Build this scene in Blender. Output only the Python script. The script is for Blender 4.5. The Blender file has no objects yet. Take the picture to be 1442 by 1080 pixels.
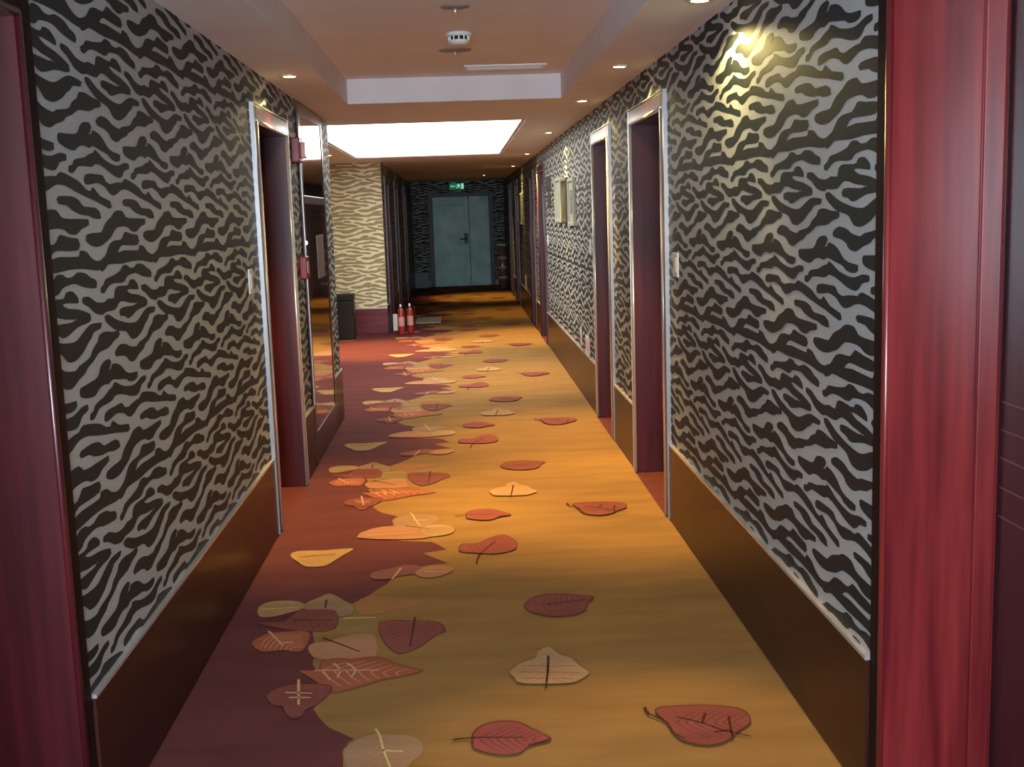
import bpy, bmesh, math, random
from mathutils import Vector, Matrix
from mathutils.geometry import tessellate_polygon
random.seed(7)
DATA = {"cam":[[0.9983751310940995,-0.04651541217944204,-0.03291525546940803],[-0.039320087984229944,-0.14427564200747725,-0.9887560213744556],[0.04124352426444903,0.9884436532008828,-0.14587020310241883],1623.0987337293175],"p":[1623.0987337293175,0.04170153110827474,0.14639252724412724,0.03327727366112437,-0.9351568063482295,0.9849278102843785,2.2046391606805686,0.37880424617622144],"blobs":[[[0.024,-0.009],[0.054,-0.007],[0.09,-0.017],[0.119,-0.026],[0.164,-0.035],[0.236,-0.046],[0.304,-0.05],[0.342,-0.044],[0.382,-0.032],[0.432,-0.02],[0.48,-0.02],[0.529,-0.024],[0.497,-0.029],[0.458,-0.031],[0.434,-0.044],[0.403,-0.054],[0.371,-0.069],[0.331,-0.08],[0.293,-0.086],[0.251,-0.082],[0.229,-0.07],[0.207,-0.058],[0.159,-0.051],[0.106,-0.043],[0.071,-0.031],[0.043,-0.02]],[[0.671,-0.057],[0.663,-0.065],[0.618,-0.071],[0.572,-0.083],[0.49,-0.086],[0.458,-0.095],[0.426,-0.105],[0.386,-0.113],[0.364,-0.124],[0.315,-0.133],[0.286,-0.142],[0.258,-0.147],[0.216,-0.142],[0.195,-0.129],[0.156,-0.119],[0.094,-0.114],[0.096,-0.107],[0.139,-0.096],[0.202,-0.103],[0.225,-0.111],[0.293,-0.119],[0.322,-0.111],[0.379,-0.105],[0.419,-0.097],[0.443,-0.081],[0.486,-0.067],[0.5,-0.053],[0.552,-0.049],[0.612,-0.056]],[[-0.217,-0.174],[-0.214,-0.165],[-0.181,-0.163],[-0.127,-0.161],[-0.085,-0.158],[-0.061,-0.148],[-0.05,-0.137],[-0.026,-0.126],[0.012,-0.122],[0.041,-0.126],[0.013,-0.145],[0.019,-0.15],[0.043,-0.149],[0.053,-0.139],[0.106,-0.146],[0.142,-0.16],[0.171,-0.176],[0.218,-0.186],[0.283,-0.19],[0.267,-0.199],[0.231,-0.201],[0.19,-0.195],[0.168,-0.186],[0.105,-0.178],[0.044,-0.17],[0.012,-0.177],[-0.031,-0.173],[-0.076,-0.179],[-0.107,-0.19],[-0.155,-0.188],[-0.199,-0.181]],[[0.363,-0.212],[0.352,-0.218],[0.314,-0.223],[0.291,-0.237],[0.262,-0.245],[0.203,-0.239],[0.155,-0.228],[0.101,-0.218],[0.055,-0.215],[0.029,-0.223],[-0.016,-0.225],[-0.053,-0.225],[-0.09,-0.228],[-0.114,-0.239],[-0.137,-0.246],[-0.16,-0.243],[-0.151,-0.237],[-0.13,-0.235],[-0.117,-0.224],[-0.087,-0.218],[-0.035,-0.213],[0.005,-0.203],[0.044,-0.197],[0.055,-0.189],[0.091,-0.197],[0.128,-0.209],[0.191,-0.219],[0.242,-0.222],[0.279,-0.218],[0.317,-0.211]],[[-0.047,-0.267],[-0.04,-0.257],[-0.002,-0.252],[0.052,-0.252],[0.107,-0.253],[0.128,-0.267],[0.167,-0.274],[0.194,-0.271],[0.247,-0.267],[0.283,-0.266],[0.313,-0.255],[0.402,-0.267],[0.453,-0.278],[0.49,-0.292],[0.529,-0.296],[0.55,-0.285],[0.602,-0.307],[0.69,-0.32],[0.679,-0.33],[0.571,-0.312],[0.487,-0.301],[0.408,-0.289],[0.339,-0.277],[0.28,-0.276],[0.242,-0.284],[0.214,-0.291],[0.179,-0.294],[0.147,-0.285],[0.126,-0.275],[0.087,-0.267],[0.049,-0.264],[0.001,-0.269],[-0.036,-0.27]],[[0.284,0.297],[0.379,0.298],[0.43,0.289],[0.463,0.274],[0.558,0.272],[0.597,0.254],[0.533,0.255],[0.497,0.262],[0.441,0.264],[0.372,0.275],[0.34,0.286],[0.281,0.289]],[[-0.074,0.199],[-0.059,0.205],[-0.01,0.208],[0.055,0.209],[0.081,0.223],[0.107,0.236],[0.157,0.25],[0.193,0.264],[0.258,0.265],[0.287,0.249],[0.345,0.244],[0.491,0.243],[0.469,0.234],[0.431,0.229],[0.39,0.216],[0.338,0.218],[0.306,0.228],[0.257,0.232],[0.19,0.228],[0.155,0.213],[0.128,0.202],[0.087,0.192],[0.048,0.184],[-0.003,0.182],[-0.049,0.189]],[[0.274,0.207],[0.332,0.2],[0.398,0.195],[0.393,0.178],[0.309,0.178],[0.23,0.18],[0.193,0.166],[0.181,0.151],[0.252,0.156],[0.39,0.152],[0.403,0.166],[0.453,0.162],[0.482,0.148],[0.523,0.137],[0.567,0.137],[0.612,0.149],[0.574,0.126],[0.543,0.122],[0.494,0.124],[0.42,0.131],[0.313,0.133],[0.227,0.13],[0.156,0.132],[0.094,0.133],[0.069,0.125],[0.037,0.117],[0.024,0.124],[0.084,0.153],[0.121,0.177],[0.17,0.185],[0.227,0.186],[0.256,0.2]],[[0.227,0.115],[0.265,0.114],[0.288,0.106],[0.331,0.105],[0.37,0.114],[0.433,0.109],[0.467,0.097],[0.504,0.09],[0.51,0.078],[0.453,0.081],[0.398,0.088],[0.347,0.098],[0.285,0.096],[0.25,0.091],[0.23,0.081],[0.196,0.078],[0.141,0.081],[0.094,0.079],[0.061,0.07],[0.036,0.06],[0.011,0.063],[0.016,0.067],[0.04,0.074],[0.058,0.086],[0.105,0.09],[0.153,0.095],[0.195,0.102],[0.209,0.108]],[[-0.141,0.051],[-0.094,0.05],[-0.056,0.038],[-0.03,0.031],[0.027,0.027],[0.066,0.034],[0.119,0.032],[0.133,0.054],[0.167,0.061],[0.24,0.058],[0.267,0.062],[0.278,0.071],[0.322,0.071],[0.357,0.054],[0.351,0.05],[0.291,0.055],[0.248,0.055],[0.245,0.044],[0.284,0.032],[0.353,0.025],[0.44,0.007],[0.428,-0.003],[0.381,-0.005],[0.334,-0.008],[0.287,-0.017],[0.251,-0.023],[0.226,-0.022],[0.203,-0.014],[0.163,-0.01],[0.165,-0.002],[0.207,0.001],[0.291,-0.002],[0.328,0.002],[0.339,0.009],[0.305,0.015],[0.254,0.019],[0.214,0.026],[0.174,0.028],[0.148,0.021],[0.121,0.011],[0.074,0.01],[0.037,0.011],[0.013,0.006],[-0.022,0.009],[-0.055,0.016],[-0.08,0.027],[-0.104,0.037],[-0.136,0.045]]],"edge":[[-0.377,3.023],[-0.385,3.101],[-0.377,3.171],[-0.361,3.192],[-0.405,3.239],[-0.444,3.277],[-0.48,3.345],[-0.508,3.42],[-0.497,3.488],[-0.473,3.54],[-0.512,3.659],[-0.556,3.787],[-0.56,3.918],[-0.595,4.098],[-0.581,4.247],[-0.592,4.411],[-0.571,4.477],[-0.51,4.408],[-0.476,4.395],[-0.453,4.426],[-0.421,4.481],[-0.347,4.633],[-0.341,4.68],[-0.289,4.769],[-0.237,4.831],[-0.167,4.862],[-0.102,4.872],[-0.162,4.956],[-0.215,5.04],[-0.11,5.079],[-0.15,5.165],[-0.181,5.217],[-0.318,5.251],[-0.411,5.314],[-0.371,5.561]],"leaves":[["taupe",[[-0.385,3.106],[-0.377,3.148],[-0.351,3.188],[-0.313,3.218],[-0.253,3.21],[-0.192,3.192],[-0.16,3.134],[-0.159,3.08],[-0.186,3.032],[-0.203,2.984],[-0.228,2.928],[-0.32,2.939],[-0.365,3.022]],[["lime",[[-0.303,3.25],[-0.287,3.203],[-0.272,3.114],[-0.246,3.008]]],["lime",[[-0.271,3.109],[-0.217,3.097]]]]],["tan",[[-0.467,4.393],[-0.406,4.477],[-0.309,4.442],[-0.198,4.385],[-0.203,4.326],[-0.301,4.3],[-0.364,4.251],[-0.429,4.26]],[]],["olive",[[-0.528,4.236],[-0.375,4.233],[-0.361,4.121],[-0.367,4.034],[-0.474,4.048],[-0.513,4.123]],[["lime",[[-0.491,4.227],[-0.374,4.218]]]]],["taupe",[[-0.675,4.392],[-0.612,4.486],[-0.575,4.523],[-0.511,4.43],[-0.471,4.363],[-0.469,4.265],[-0.527,4.254],[-0.539,4.314],[-0.634,4.337]],[["dark",[[-0.582,4.45],[-0.577,4.358]]]]],["cream",[[-0.842,4.396],[-0.799,4.46],[-0.695,4.446],[-0.658,4.37],[-0.711,4.318],[-0.759,4.286],[-0.817,4.285]],[["lime",[[-0.825,4.373],[-0.686,4.374]]]]],["red",[[-0.825,4.221],[-0.717,4.224],[-0.68,4.333],[-0.634,4.337],[-0.536,4.313],[-0.513,4.123],[-0.604,4.1],[-0.711,4.141]],[["dark",[[-0.685,4.229],[-0.535,4.208]]]]],["rust",[[-0.801,4.006],[-0.775,4.071],[-0.742,4.101],[-0.617,4.102],[-0.597,3.996],[-0.615,3.9],[-0.678,3.924],[-0.749,3.918]],[["pink",[[-0.758,4.121],[-0.721,4.047],[-0.686,3.974]]],["pink",[[-0.69,4.0],[-0.652,3.995]]]]],["tanpink",[[-0.589,3.929],[-0.577,3.977],[-0.517,3.985],[-0.472,4.03],[-0.361,4.033],[-0.343,3.771],[-0.388,3.762],[-0.541,3.827],[-0.569,3.862]],[["dark",[[-0.546,4.023],[-0.463,3.937],[-0.403,3.872]]]]],["rust",[[-0.592,3.728],[-0.528,3.72],[-0.525,3.795],[-0.475,3.819],[-0.421,3.804],[-0.346,3.818],[-0.271,3.747],[-0.211,3.695],[-0.177,3.675],[-0.232,3.639],[-0.298,3.619],[-0.351,3.584],[-0.424,3.539],[-0.469,3.544],[-0.55,3.665]],[["pink",[[-0.54,3.722],[-0.326,3.697]]],["pink",[[-0.482,3.774],[-0.453,3.713],[-0.458,3.653]]],["pink",[[-0.435,3.768],[-0.401,3.707],[-0.413,3.648]]],["pink",[[-0.516,3.719],[-0.479,3.635]]]]],["red",[[-0.671,3.529],[-0.649,3.58],[-0.609,3.609],[-0.542,3.608],[-0.473,3.585],[-0.471,3.518],[-0.5,3.443],[-0.528,3.409],[-0.537,3.361],[-0.567,3.352],[-0.595,3.405],[-0.607,3.443],[-0.641,3.46]],[["pink",[[-0.584,3.648],[-0.557,3.45]]],["pink",[[-0.611,3.548],[-0.527,3.531]]],["pink",[[-0.594,3.506],[-0.529,3.498]]]]],["red",[[-0.351,4.156],[-0.229,4.157],[-0.133,4.126],[-0.106,4.033],[-0.137,4.003],[-0.184,3.908],[-0.218,3.864],[-0.258,3.838],[-0.29,3.874],[-0.327,3.977]],[["dark",[[-0.221,4.193],[-0.223,4.084],[-0.228,3.898]]]]],["tan2",[[-0.817,5.084],[-0.793,5.149],[-0.671,5.142],[-0.537,5.156],[-0.569,5.068],[-0.611,4.963],[-0.643,4.902],[-0.721,4.903],[-0.77,4.987]],[["dark",[[-0.766,5.053],[-0.61,5.074]]]]],["mauve",[[-0.432,4.745],[-0.404,4.792],[-0.355,4.816],[-0.294,4.86],[-0.229,4.839],[-0.207,4.753],[-0.311,4.707],[-0.347,4.673],[-0.409,4.682]],[["pink",[[-0.304,4.819],[-0.334,4.671]]]]],["tanpink",[[-0.239,4.757],[-0.177,4.831],[-0.088,4.797],[-0.087,4.735],[-0.161,4.665],[-0.224,4.694]],[["pink",[[-0.201,4.752],[-0.106,4.737]]]]],["tanpink",[[-0.539,5.328],[-0.48,5.474],[-0.367,5.509],[-0.22,5.444],[-0.174,5.294],[-0.312,5.266]],[["pink",[[-0.492,5.358],[-0.247,5.383]]]]],["cream",[[-0.247,5.383],[-0.2,5.495],[-0.092,5.463],[-0.084,5.343],[-0.174,5.294]],[["dark",[[-0.316,5.5],[-0.198,5.427]]]]],["mred",[[-0.05,5.03],[-0.039,5.141],[0.034,5.142],[0.086,5.212],[0.155,5.267],[0.208,5.14],[0.195,5.016],[0.108,4.968],[0.01,4.996]],[["dark",[[0.114,5.155],[0.038,4.967],[0.022,4.829]]]]],["red",[[0.197,4.259],[0.247,4.363],[0.343,4.38],[0.421,4.348],[0.472,4.32],[0.438,4.255],[0.423,4.179],[0.366,4.131],[0.283,4.133],[0.222,4.188]],[["dark",[[0.279,4.258],[0.435,4.295]]]]],["cream",[[0.112,3.624],[0.156,3.692],[0.204,3.731],[0.214,3.784],[0.258,3.826],[0.288,3.751],[0.325,3.715],[0.346,3.638],[0.372,3.584],[0.334,3.526],[0.288,3.504],[0.146,3.522],[0.126,3.566]],[["dark",[[0.249,3.741],[0.237,3.609],[0.22,3.472]]],["rustv",[[0.154,3.663],[0.335,3.64]]],["rustv",[[0.14,3.614],[0.34,3.581]]],["rustv",[[0.149,3.563],[0.313,3.536]]]]],["mred",[[-0.016,3.106],[-0.015,3.172],[0.013,3.225],[0.065,3.248],[0.12,3.235],[0.158,3.185],[0.208,3.118],[0.181,3.094],[0.141,3.077],[0.115,3.039],[0.057,3.035],[0.01,3.061],[-0.014,3.085]],[["dark",[[-0.072,3.14],[-0.013,3.149],[0.13,3.133]]],["dark",[[0.142,3.083],[0.182,3.1],[0.205,3.115]]]]],["red",[[0.534,3.268],[0.583,3.289],[0.691,3.286],[0.778,3.255],[0.802,3.205],[0.791,3.146],[0.746,3.103],[0.698,3.043],[0.635,3.027],[0.576,3.066],[0.561,3.125],[0.555,3.184]],[["dark",[[0.591,3.215],[0.656,3.167],[0.712,3.107],[0.773,3.067]]],["dark",[[0.507,3.292],[0.512,3.245],[0.555,3.184],[0.56,3.115],[0.586,3.074]]],["dark",[[0.679,3.23],[0.656,3.167]]],["dark",[[0.743,3.202],[0.727,3.105],[0.722,3.059]]],["dark",[[0.677,3.103],[0.722,3.111]]]]]]}
XL, XR, ZC, ZW = -0.935, 0.985, 2.205, 0.379
ZT = 2.355          # ceiling inside the tray
Y0, Y1 = -1.5, 24.7 # corridor ends
col = bpy.context.scene.collection

# ------------------------------------------------------------------ helpers
def tag(o, label=None, cat=None, group=None, kind=None):
    if label: o['label'] = label
    if cat: o['category'] = cat
    if group: o['group'] = group
    if kind: o['kind'] = kind
    return o

def empty(name, loc=(0, 0, 0)):
    o = bpy.data.objects.new(name, None)
    o.empty_display_size = 0.1
    o.location = loc
    col.objects.link(o)
    return o

class MB:
    def __init__(s):
        s.v = []; s.f = []; s.m = []; s.sm = []
    def face(s, pts, mi=0, smooth=False):
        n = len(s.v); s.v += [tuple(p) for p in pts]
        s.f.append(tuple(range(n, n + len(pts)))); s.m.append(mi); s.sm.append(smooth)
    def box(s, x0, x1, y0, y1, z0, z1, mi=0):
        if x0 > x1: x0, x1 = x1, x0
        n = len(s.v)
        s.v += [(x, y, z) for z in (z0, z1) for y in (y0, y1) for x in (x0, x1)]
        for q in ((0, 2, 3, 1), (4, 5, 7, 6), (0, 1, 5, 4), (2, 6, 7, 3), (0, 4, 6, 2), (1, 3, 7, 5)):
            s.f.append(tuple(n + i for i in q)); s.m.append(mi); s.sm.append(False)
    def lathe(s, prof, c, axis='z', seg=32, mi=0, smooth=True, caps=True):
        # prof: list of (r, h) along the axis
        n = len(s.v)
        for r, h in prof:
            for k in range(seg):
                a = 2 * math.pi * k / seg
                p = (r * math.cos(a), r * math.sin(a), h)
                if axis == 'x': p = (h, p[0], p[1])
                elif axis == 'y': p = (p[1], h, p[0])
                s.v.append((c[0] + p[0], c[1] + p[1], c[2] + p[2]))
        for i in range(len(prof) - 1):
            for k in range(seg):
                a = n + i * seg + k; b = n + i * seg + (k + 1) % seg
                s.f.append((a, b, b + seg, a + seg)); s.m.append(mi); s.sm.append(smooth)
        if caps:
            s.f.append(tuple(n + k for k in reversed(range(seg)))); s.m.append(mi); s.sm.append(False)
            e = n + (len(prof) - 1) * seg
            s.f.append(tuple(e + k for k in range(seg))); s.m.append(mi); s.sm.append(False)
    def tube(s, pts, r, seg=10, mi=0):
        pts = [Vector(p) for p in pts]; n = len(s.v)
        for i, p in enumerate(pts):
            d = (pts[min(i + 1, len(pts) - 1)] - pts[max(i - 1, 0)]).normalized()
            u = d.orthogonal().normalized(); w = d.cross(u)
            for k in range(seg):
                a = 2 * math.pi * k / seg
                s.v.append(tuple(p + r * (math.cos(a) * u + math.sin(a) * w)))
        for i in range(len(pts) - 1):
            for k in range(seg):
                a = n + i * seg + k; b = n + i * seg + (k + 1) % seg
                s.f.append((a, b, b + seg, a + seg)); s.m.append(mi); s.sm.append(True)
        s.f.append(tuple(n + k for k in reversed(range(seg)))); s.m.append(mi); s.sm.append(False)
        e = n + (len(pts) - 1) * seg
        s.f.append(tuple(e + k for k in range(seg))); s.m.append(mi); s.sm.append(False)
    def build(s, name, mats, parent=None, bevel=0, fix=True, seg=2):
        me = bpy.data.meshes.new(name)
        me.from_pydata(s.v, [], s.f)
        for i, p in enumerate(me.polygons):
            p.material_index = s.m[i]; p.use_smooth = s.sm[i]
        if not isinstance(mats, (list, tuple)): mats = [mats]
        for m in mats: me.materials.append(m)
        if fix:
            bm = bmesh.new(); bm.from_mesh(me)
            bmesh.ops.recalc_face_normals(bm, faces=bm.faces)
            bm.to_mesh(me); bm.free()
        o = bpy.data.objects.new(name, me)
        col.objects.link(o)
        if parent:
            o.parent = parent
            o.location = -Vector(parent.location) if parent.type == 'EMPTY' else (0, 0, 0)
        if bevel:
            b = o.modifiers.new('bevel', 'BEVEL'); b.width = bevel; b.segments = seg; b.limit_method = 'ANGLE'
            b.harden_normals = False
        return o

def copy_tree(o, parent=None):
    c = o.copy(); col.objects.link(c)
    if parent: c.parent = parent
    for ch in list(o.children): copy_tree(ch, c)
    return c

# ------------------------------------------------------------------ materials
def mat(name):
    m = bpy.data.materials.new(name); m.use_nodes = True
    return m, m.node_tree.nodes, m.node_tree.links, m.node_tree.nodes['Principled BSDF']

def plain(name, c, rough=0.5, metal=0.0, coat=0.0, emit=None, es=0.0, spec=None):
    m, n, l, b = mat(name)
    b.inputs['Base Color'].default_value = (*c, 1)
    b.inputs['Roughness'].default_value = rough
    b.inputs['Metallic'].default_value = metal
    b.inputs['Coat Weight'].default_value = coat
    b.inputs['Coat Roughness'].default_value = 0.08
    if spec is not None: b.inputs['Specular IOR Level'].default_value = spec
    if emit:
        b.inputs['Emission Color'].default_value = (*emit, 1)
        b.inputs['Emission Strength'].default_value = es
    return m

def noisy(name, c0, c1, scale, vec=(1, 1, 1), rough=0.5, lo=0.35, hi=0.65, bump=0.0, bscale=None, coat=0.0, detail=4, metal=0.0, crough=.1, spec=None):
    m, n, l, b = mat(name)
    tc = n.new('ShaderNodeTexCoord'); mp = n.new('ShaderNodeMapping'); mp.inputs['Scale'].default_value = vec
    l.new(tc.outputs['Object'], mp.inputs['Vector'])
    no = n.new('ShaderNodeTexNoise'); no.inputs['Scale'].default_value = scale; no.inputs['Detail'].default_value = detail
    l.new(mp.outputs['Vector'], no.inputs['Vector'])
    r = n.new('ShaderNodeValToRGB')
    r.color_ramp.elements[0].position = lo; r.color_ramp.elements[0].color = (*c0, 1)
    r.color_ramp.elements[1].position = hi; r.color_ramp.elements[1].color = (*c1, 1)
    l.new(no.outputs['Fac'], r.inputs['Fac']); l.new(r.outputs['Color'], b.inputs['Base Color'])
    b.inputs['Roughness'].default_value = rough; b.inputs['Metallic'].default_value = metal
    b.inputs['Coat Weight'].default_value = coat; b.inputs['Coat Roughness'].default_value = crough
    if spec is not None: b.inputs['Specular IOR Level'].default_value = spec
    if bump:
        n2 = n.new('ShaderNodeTexNoise'); n2.inputs['Scale'].default_value = bscale or scale * 5
        l.new(tc.outputs['Object'], n2.inputs['Vector'])
        bp = n.new('ShaderNodeBump'); bp.inputs['Strength'].default_value = bump; bp.inputs['Distance'].default_value = 0.002
        l.new(n2.outputs['Fac'], bp.inputs['Height']); l.new(bp.outputs['Normal'], b.inputs['Normal'])
    return m

M = {}
M['paper'] = noisy('wallpaper_grey', (.345, .365, .37), (.44, .462, .47), 140, rough=.55, lo=.3, hi=.7, bump=.25, bscale=500)
M['flock'] = noisy('wallpaper_black', (.007, .011, .013), (.015, .021, .025), 160, rough=.6, spec=.3, bump=.15, bscale=500)
M['paper2'] = noisy('lobby_paper_cream', (.78, .75, .52), (.86, .83, .62), 90, rough=.6)  # corridor wallpaper ground with the lobby's bright light put into its colour
M['flock2'] = noisy('lobby_paper_olive', (.30, .27, .14), (.38, .34, .19), 90, rough=.6)  # matching flock, lightened in colour for the same strong light
M['wood'] = noisy('mahogany', (.030, .0045, .010), (.075, .009, .017), 5, vec=(6, 6, .35), rough=.32, lo=.3, hi=.75, coat=.35, crough=.15, detail=6)
M['wood_red'] = noisy('mahogany_red', (.10, .007, .010), (.22, .022, .022), 5, vec=(7, 7, .35), rough=.30, lo=.3, hi=.72, coat=.35, crough=.22, detail=6)  # lining mahogany with the right bay's stronger light put into the colour
M['wood_left'] = noisy('mahogany_deep', (.032, .0035, .006), (.085, .009, .012), 5, vec=(6, 6, .35), rough=.34, lo=.3, hi=.75, coat=.3, crough=.15, detail=6)  # the same lining mahogany, darkened for the shade in the left bay
M['wood_dark'] = noisy('mahogany_dark', (.012, .004, .005), (.022, .006, .007), 5, vec=(6, 6, .35), rough=.7, spec=.15)
M['skirt'] = noisy('skirting_wood', (.028, .007, .005), (.055, .014, .008), 4, vec=(5, .6, 5), rough=.38, lo=.3, hi=.75, coat=.12, crough=.1, spec=.25)
M['leaf'] = noisy('door_leaf_wood', (.030, .010, .014), (.055, .016, .022), 5, vec=(6, 6, .35), rough=.30, coat=.4, crough=.2)
M['steel'] = plain('brushed_steel', (.80, .78, .78), .22, 1.0)
M['trimpaint'] = plain('silver_trim', (.62, .60, .60), .25, .55)
M['trimdim'] = plain('aged_trim', (.12, .09, .11), .4, .5)  # silver trim darkened in colour for the dim light at the far doors
M['ceil'] = noisy('ceiling_paint', (.74, .71, .73), (.78, .75, .77), 3, rough=.6)
M['black'] = plain('black_plastic', (.004, .006, .005), .4)
M['white'] = plain('white_plastic', (.75, .74, .72), .35)
M['red'] = plain('red_enamel', (.30, .02, .02), .3, coat=.4)
M['pink'] = plain('clear_pink_lens', (.75, .45, .48), .2, coat=.5)
M['void'] = plain('dark_void', (.01, .01, .01), .8)

# carpet pile materials
def carpet(name, c0, c1, stretch=(1.2, 5, 1), sc=1.6):
    m, n, l, b = mat(name)
    tc = n.new('ShaderNodeTexCoord'); mp = n.new('ShaderNodeMapping'); mp.inputs['Scale'].default_value = stretch
    l.new(tc.outputs['Object'], mp.inputs['Vector'])
    no = n.new('ShaderNodeTexNoise'); no.inputs['Scale'].default_value = sc; no.inputs['Detail'].default_value = 5
    l.new(mp.outputs['Vector'], no.inputs['Vector'])
    r = n.new('ShaderNodeValToRGB')
    r.color_ramp.elements[0].position = .32; r.color_ramp.elements[0].color = (*c0, 1)
    r.color_ramp.elements[1].position = .62; r.color_ramp.elements[1].color = (*c1, 1)
    l.new(no.outputs['Fac'], r.inputs['Fac'])
    n2 = n.new('ShaderNodeTexNoise'); n2.inputs['Scale'].default_value = 420; n2.inputs['Detail'].default_value = 2
    l.new(tc.outputs['Object'], n2.inputs['Vector'])
    mx = n.new('ShaderNodeMixRGB'); mx.blend_type = 'MULTIPLY'; mx.inputs['Fac'].default_value = .35
    mr = n.new('ShaderNodeMapRange'); mr.inputs['From Min'].default_value = .3; mr.inputs['From Max'].default_value = .7
    mr.inputs['To Min'].default_value = .6; mr.inputs['To Max'].default_value = 1.2
    l.new(n2.outputs['Fac'], mr.inputs['Value'])
    l.new(r.outputs['Color'], mx.inputs['Color1']); l.new(mr.outputs['Result'], mx.inputs['Color2'])
    l.new(mx.outputs['Color'], b.inputs['Base Color'])
    b.inputs['Roughness'].default_value = .95; b.inputs['Specular IOR Level'].default_value = .15
    bp = n.new('ShaderNodeBump'); bp.inputs['Strength'].default_value = .35; bp.inputs['Distance'].default_value = .003
    l.new(n2.outputs['Fac'], bp.inputs['Height']); l.new(bp.outputs['Normal'], b.inputs['Normal'])
    return m
CN = ['gold', 'maroon', 'taupe', 'tan', 'olive', 'cream', 'red', 'rust', 'tanpink', 'tan2', 'mauve', 'mred', 'lime', 'dark', 'pink', 'rustv']
CC = {'gold': ((.255, .137, .043), (.315, .172, .056)), 'maroon': ((.112, .030, .032), (.14, .038, .038)),
      'taupe': ((.30, .17, .10), (.36, .22, .13)), 'tan': ((.32, .14, .05), (.38, .18, .06)),
      'olive': ((.26, .16, .055), (.31, .19, .07)), 'cream': ((.36, .22, .11), (.46, .29, .15)),
      'red': ((.20, .055, .045), (.25, .075, .058)), 'rust': ((.30, .085, .04), (.37, .11, .055)),
      'tanpink': ((.38, .17, .09), (.45, .22, .12)), 'tan2': ((.42, .25, .10), (.5, .30, .12)),
      'mauve': ((.22, .08, .07), (.26, .10, .08)), 'mred': ((.24, .06, .055), (.28, .075, .065)),
      'lime': ((.52, .46, .17), (.58, .5, .2)), 'dark': ((.07, .02, .015), (.09, .025, .02)),
      'pink': ((.6, .32, .18), (.66, .36, .2)), 'rustv': ((.36, .14, .07), (.4, .16, .08))}
for k in CN: M['c_' + k] = carpet('carpet_' + k, *CC[k])

# ------------------------------------------------------------------ wallpaper pattern
PH, PV = .535, .61
def smooth(P, n=1, closed=True):
    for _ in range(n):
        Q = []; L = len(P)
        for i in range(L if closed else L - 1):
            p0 = P[(i - 1) % L] if closed or i > 0 else P[i]
            p1 = P[i]; p2 = P[(i + 1) % L]
            p3 = P[(i + 2) % L] if closed or i + 2 < L else p2
            Q.append(list(p1))
            Q.append([(-p0[k] + 9 * p1[k] + 9 * p2[k] - p3[k]) / 16 for k in (0, 1)])
        if not closed: Q.append(list(P[-1]))
        P = Q
    return P
def tris(P):
    t = tessellate_polygon([[Vector((p[0], p[1], 0)) for p in P]])
    return [[P[i] for i in q] for q in t]
def dilate(P, d):
    A = sum(P[i][0] * P[(i + 1) % len(P)][1] - P[(i + 1) % len(P)][0] * P[i][1] for i in range(len(P)))
    sg = 1 if A > 0 else -1; Q = []
    for i in range(len(P)):
        a, b = P[i - 1], P[(i + 1) % len(P)]
        t = Vector((b[0] - a[0], b[1] - a[1]))
        if t.length < 1e-6: Q.append(P[i]); continue
        t.normalize(); Q.append([P[i][0] + sg * t.y * d, P[i][1] - sg * t.x * d])
    return Q
TILE = [t for b in DATA['blobs'] for t in tris(dilate(smooth(b, 1), .0052))]
def clip(poly, ax, lim, keep_less):
    o = []
    for i in range(len(poly)):
        a, b = poly[i], poly[(i + 1) % len(poly)]
        ia = (a[ax] <= lim) == keep_less; ib = (b[ax] <= lim) == keep_less
        if ia: o.append(a)
        if ia != ib:
            t = (lim - a[ax]) / (b[ax] - a[ax])
            o.append([a[0] + t * (b[0] - a[0]), a[1] + t * (b[1] - a[1])])
    return o
def pattern(mb, rect, origin, fn, mi, step=0):
    """raised flock motif inside rect (u0,u1,z0,z1); fn maps (u,z) to a point"""
    u0, u1, z0, z1 = rect
    for i in range(math.floor((u0 - origin[0]) / PH) - 2, math.ceil((u1 - origin[0]) / PH) + 2):
        for j in range(math.floor((z0 - origin[1]) / PV) - 2, math.ceil((z1 - origin[1]) / PV) + 2):
            du = origin[0] + i * PH; dz = origin[1] + j * PV
            for t in TILE:
                P = [[p[0] + du, p[1] + dz] for p in t]
                us = [p[0] for p in P]; zs = [p[1] for p in P]
                if max(us) < u0 or min(us) > u1 or max(zs) < z0 or min(zs) > z1: continue
                if min(us) < u0: P = clip(P, 0, u0, False)
                if len(P) > 2 and max(us) > u1: P = clip(P, 0, u1, True)
                if len(P) > 2 and min(zs) < z0: P = clip(P, 1, z0, False)
                if len(P) > 2 and max(zs) > z1: P = clip(P, 1, z1, True)
                if len(P) > 2: mb.face([fn(p[0], p[1], EPS + .0003 * (i % 2)) for p in P], mi)

HEAD = 1.955        # height of the door openings
CW = .085           # casing width
OPEN_R = [(1.62, 2.61), (5.50, 6.45), (7.47, 8.27), (13.10, 14.00), (14.95, 15.78), (18.9, 19.8), (21.2, 22.1)]
OPEN_L = [(1.62, 2.61), (5.54, 6.46)]
OPEN_L2 = [(15.65, 16.5), (18.0, 18.9), (20.9, 21.8)]
J = .028            # lining thickness

def wall_run(mb, X, s, ya, yb, opens, thick=.42):
    """a wall with the corridor face at X, running ya..yb, with door openings"""
    back = X + s * thick
    ys = ya
    segs = []
    for a, b in opens:
        segs.append((ys, a - J)); ys = b + J
        mb.box(X, back, a - J, b + J, HEAD + J, 2.5)
        mb.box(X + s * .34, back, a - J, b + J, 0, HEAD + J)
    segs.append((ys, yb))
    for a, b in segs: mb.box(X, back, a, b, 0, 2.5)
    return segs

EPS = .0008
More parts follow.
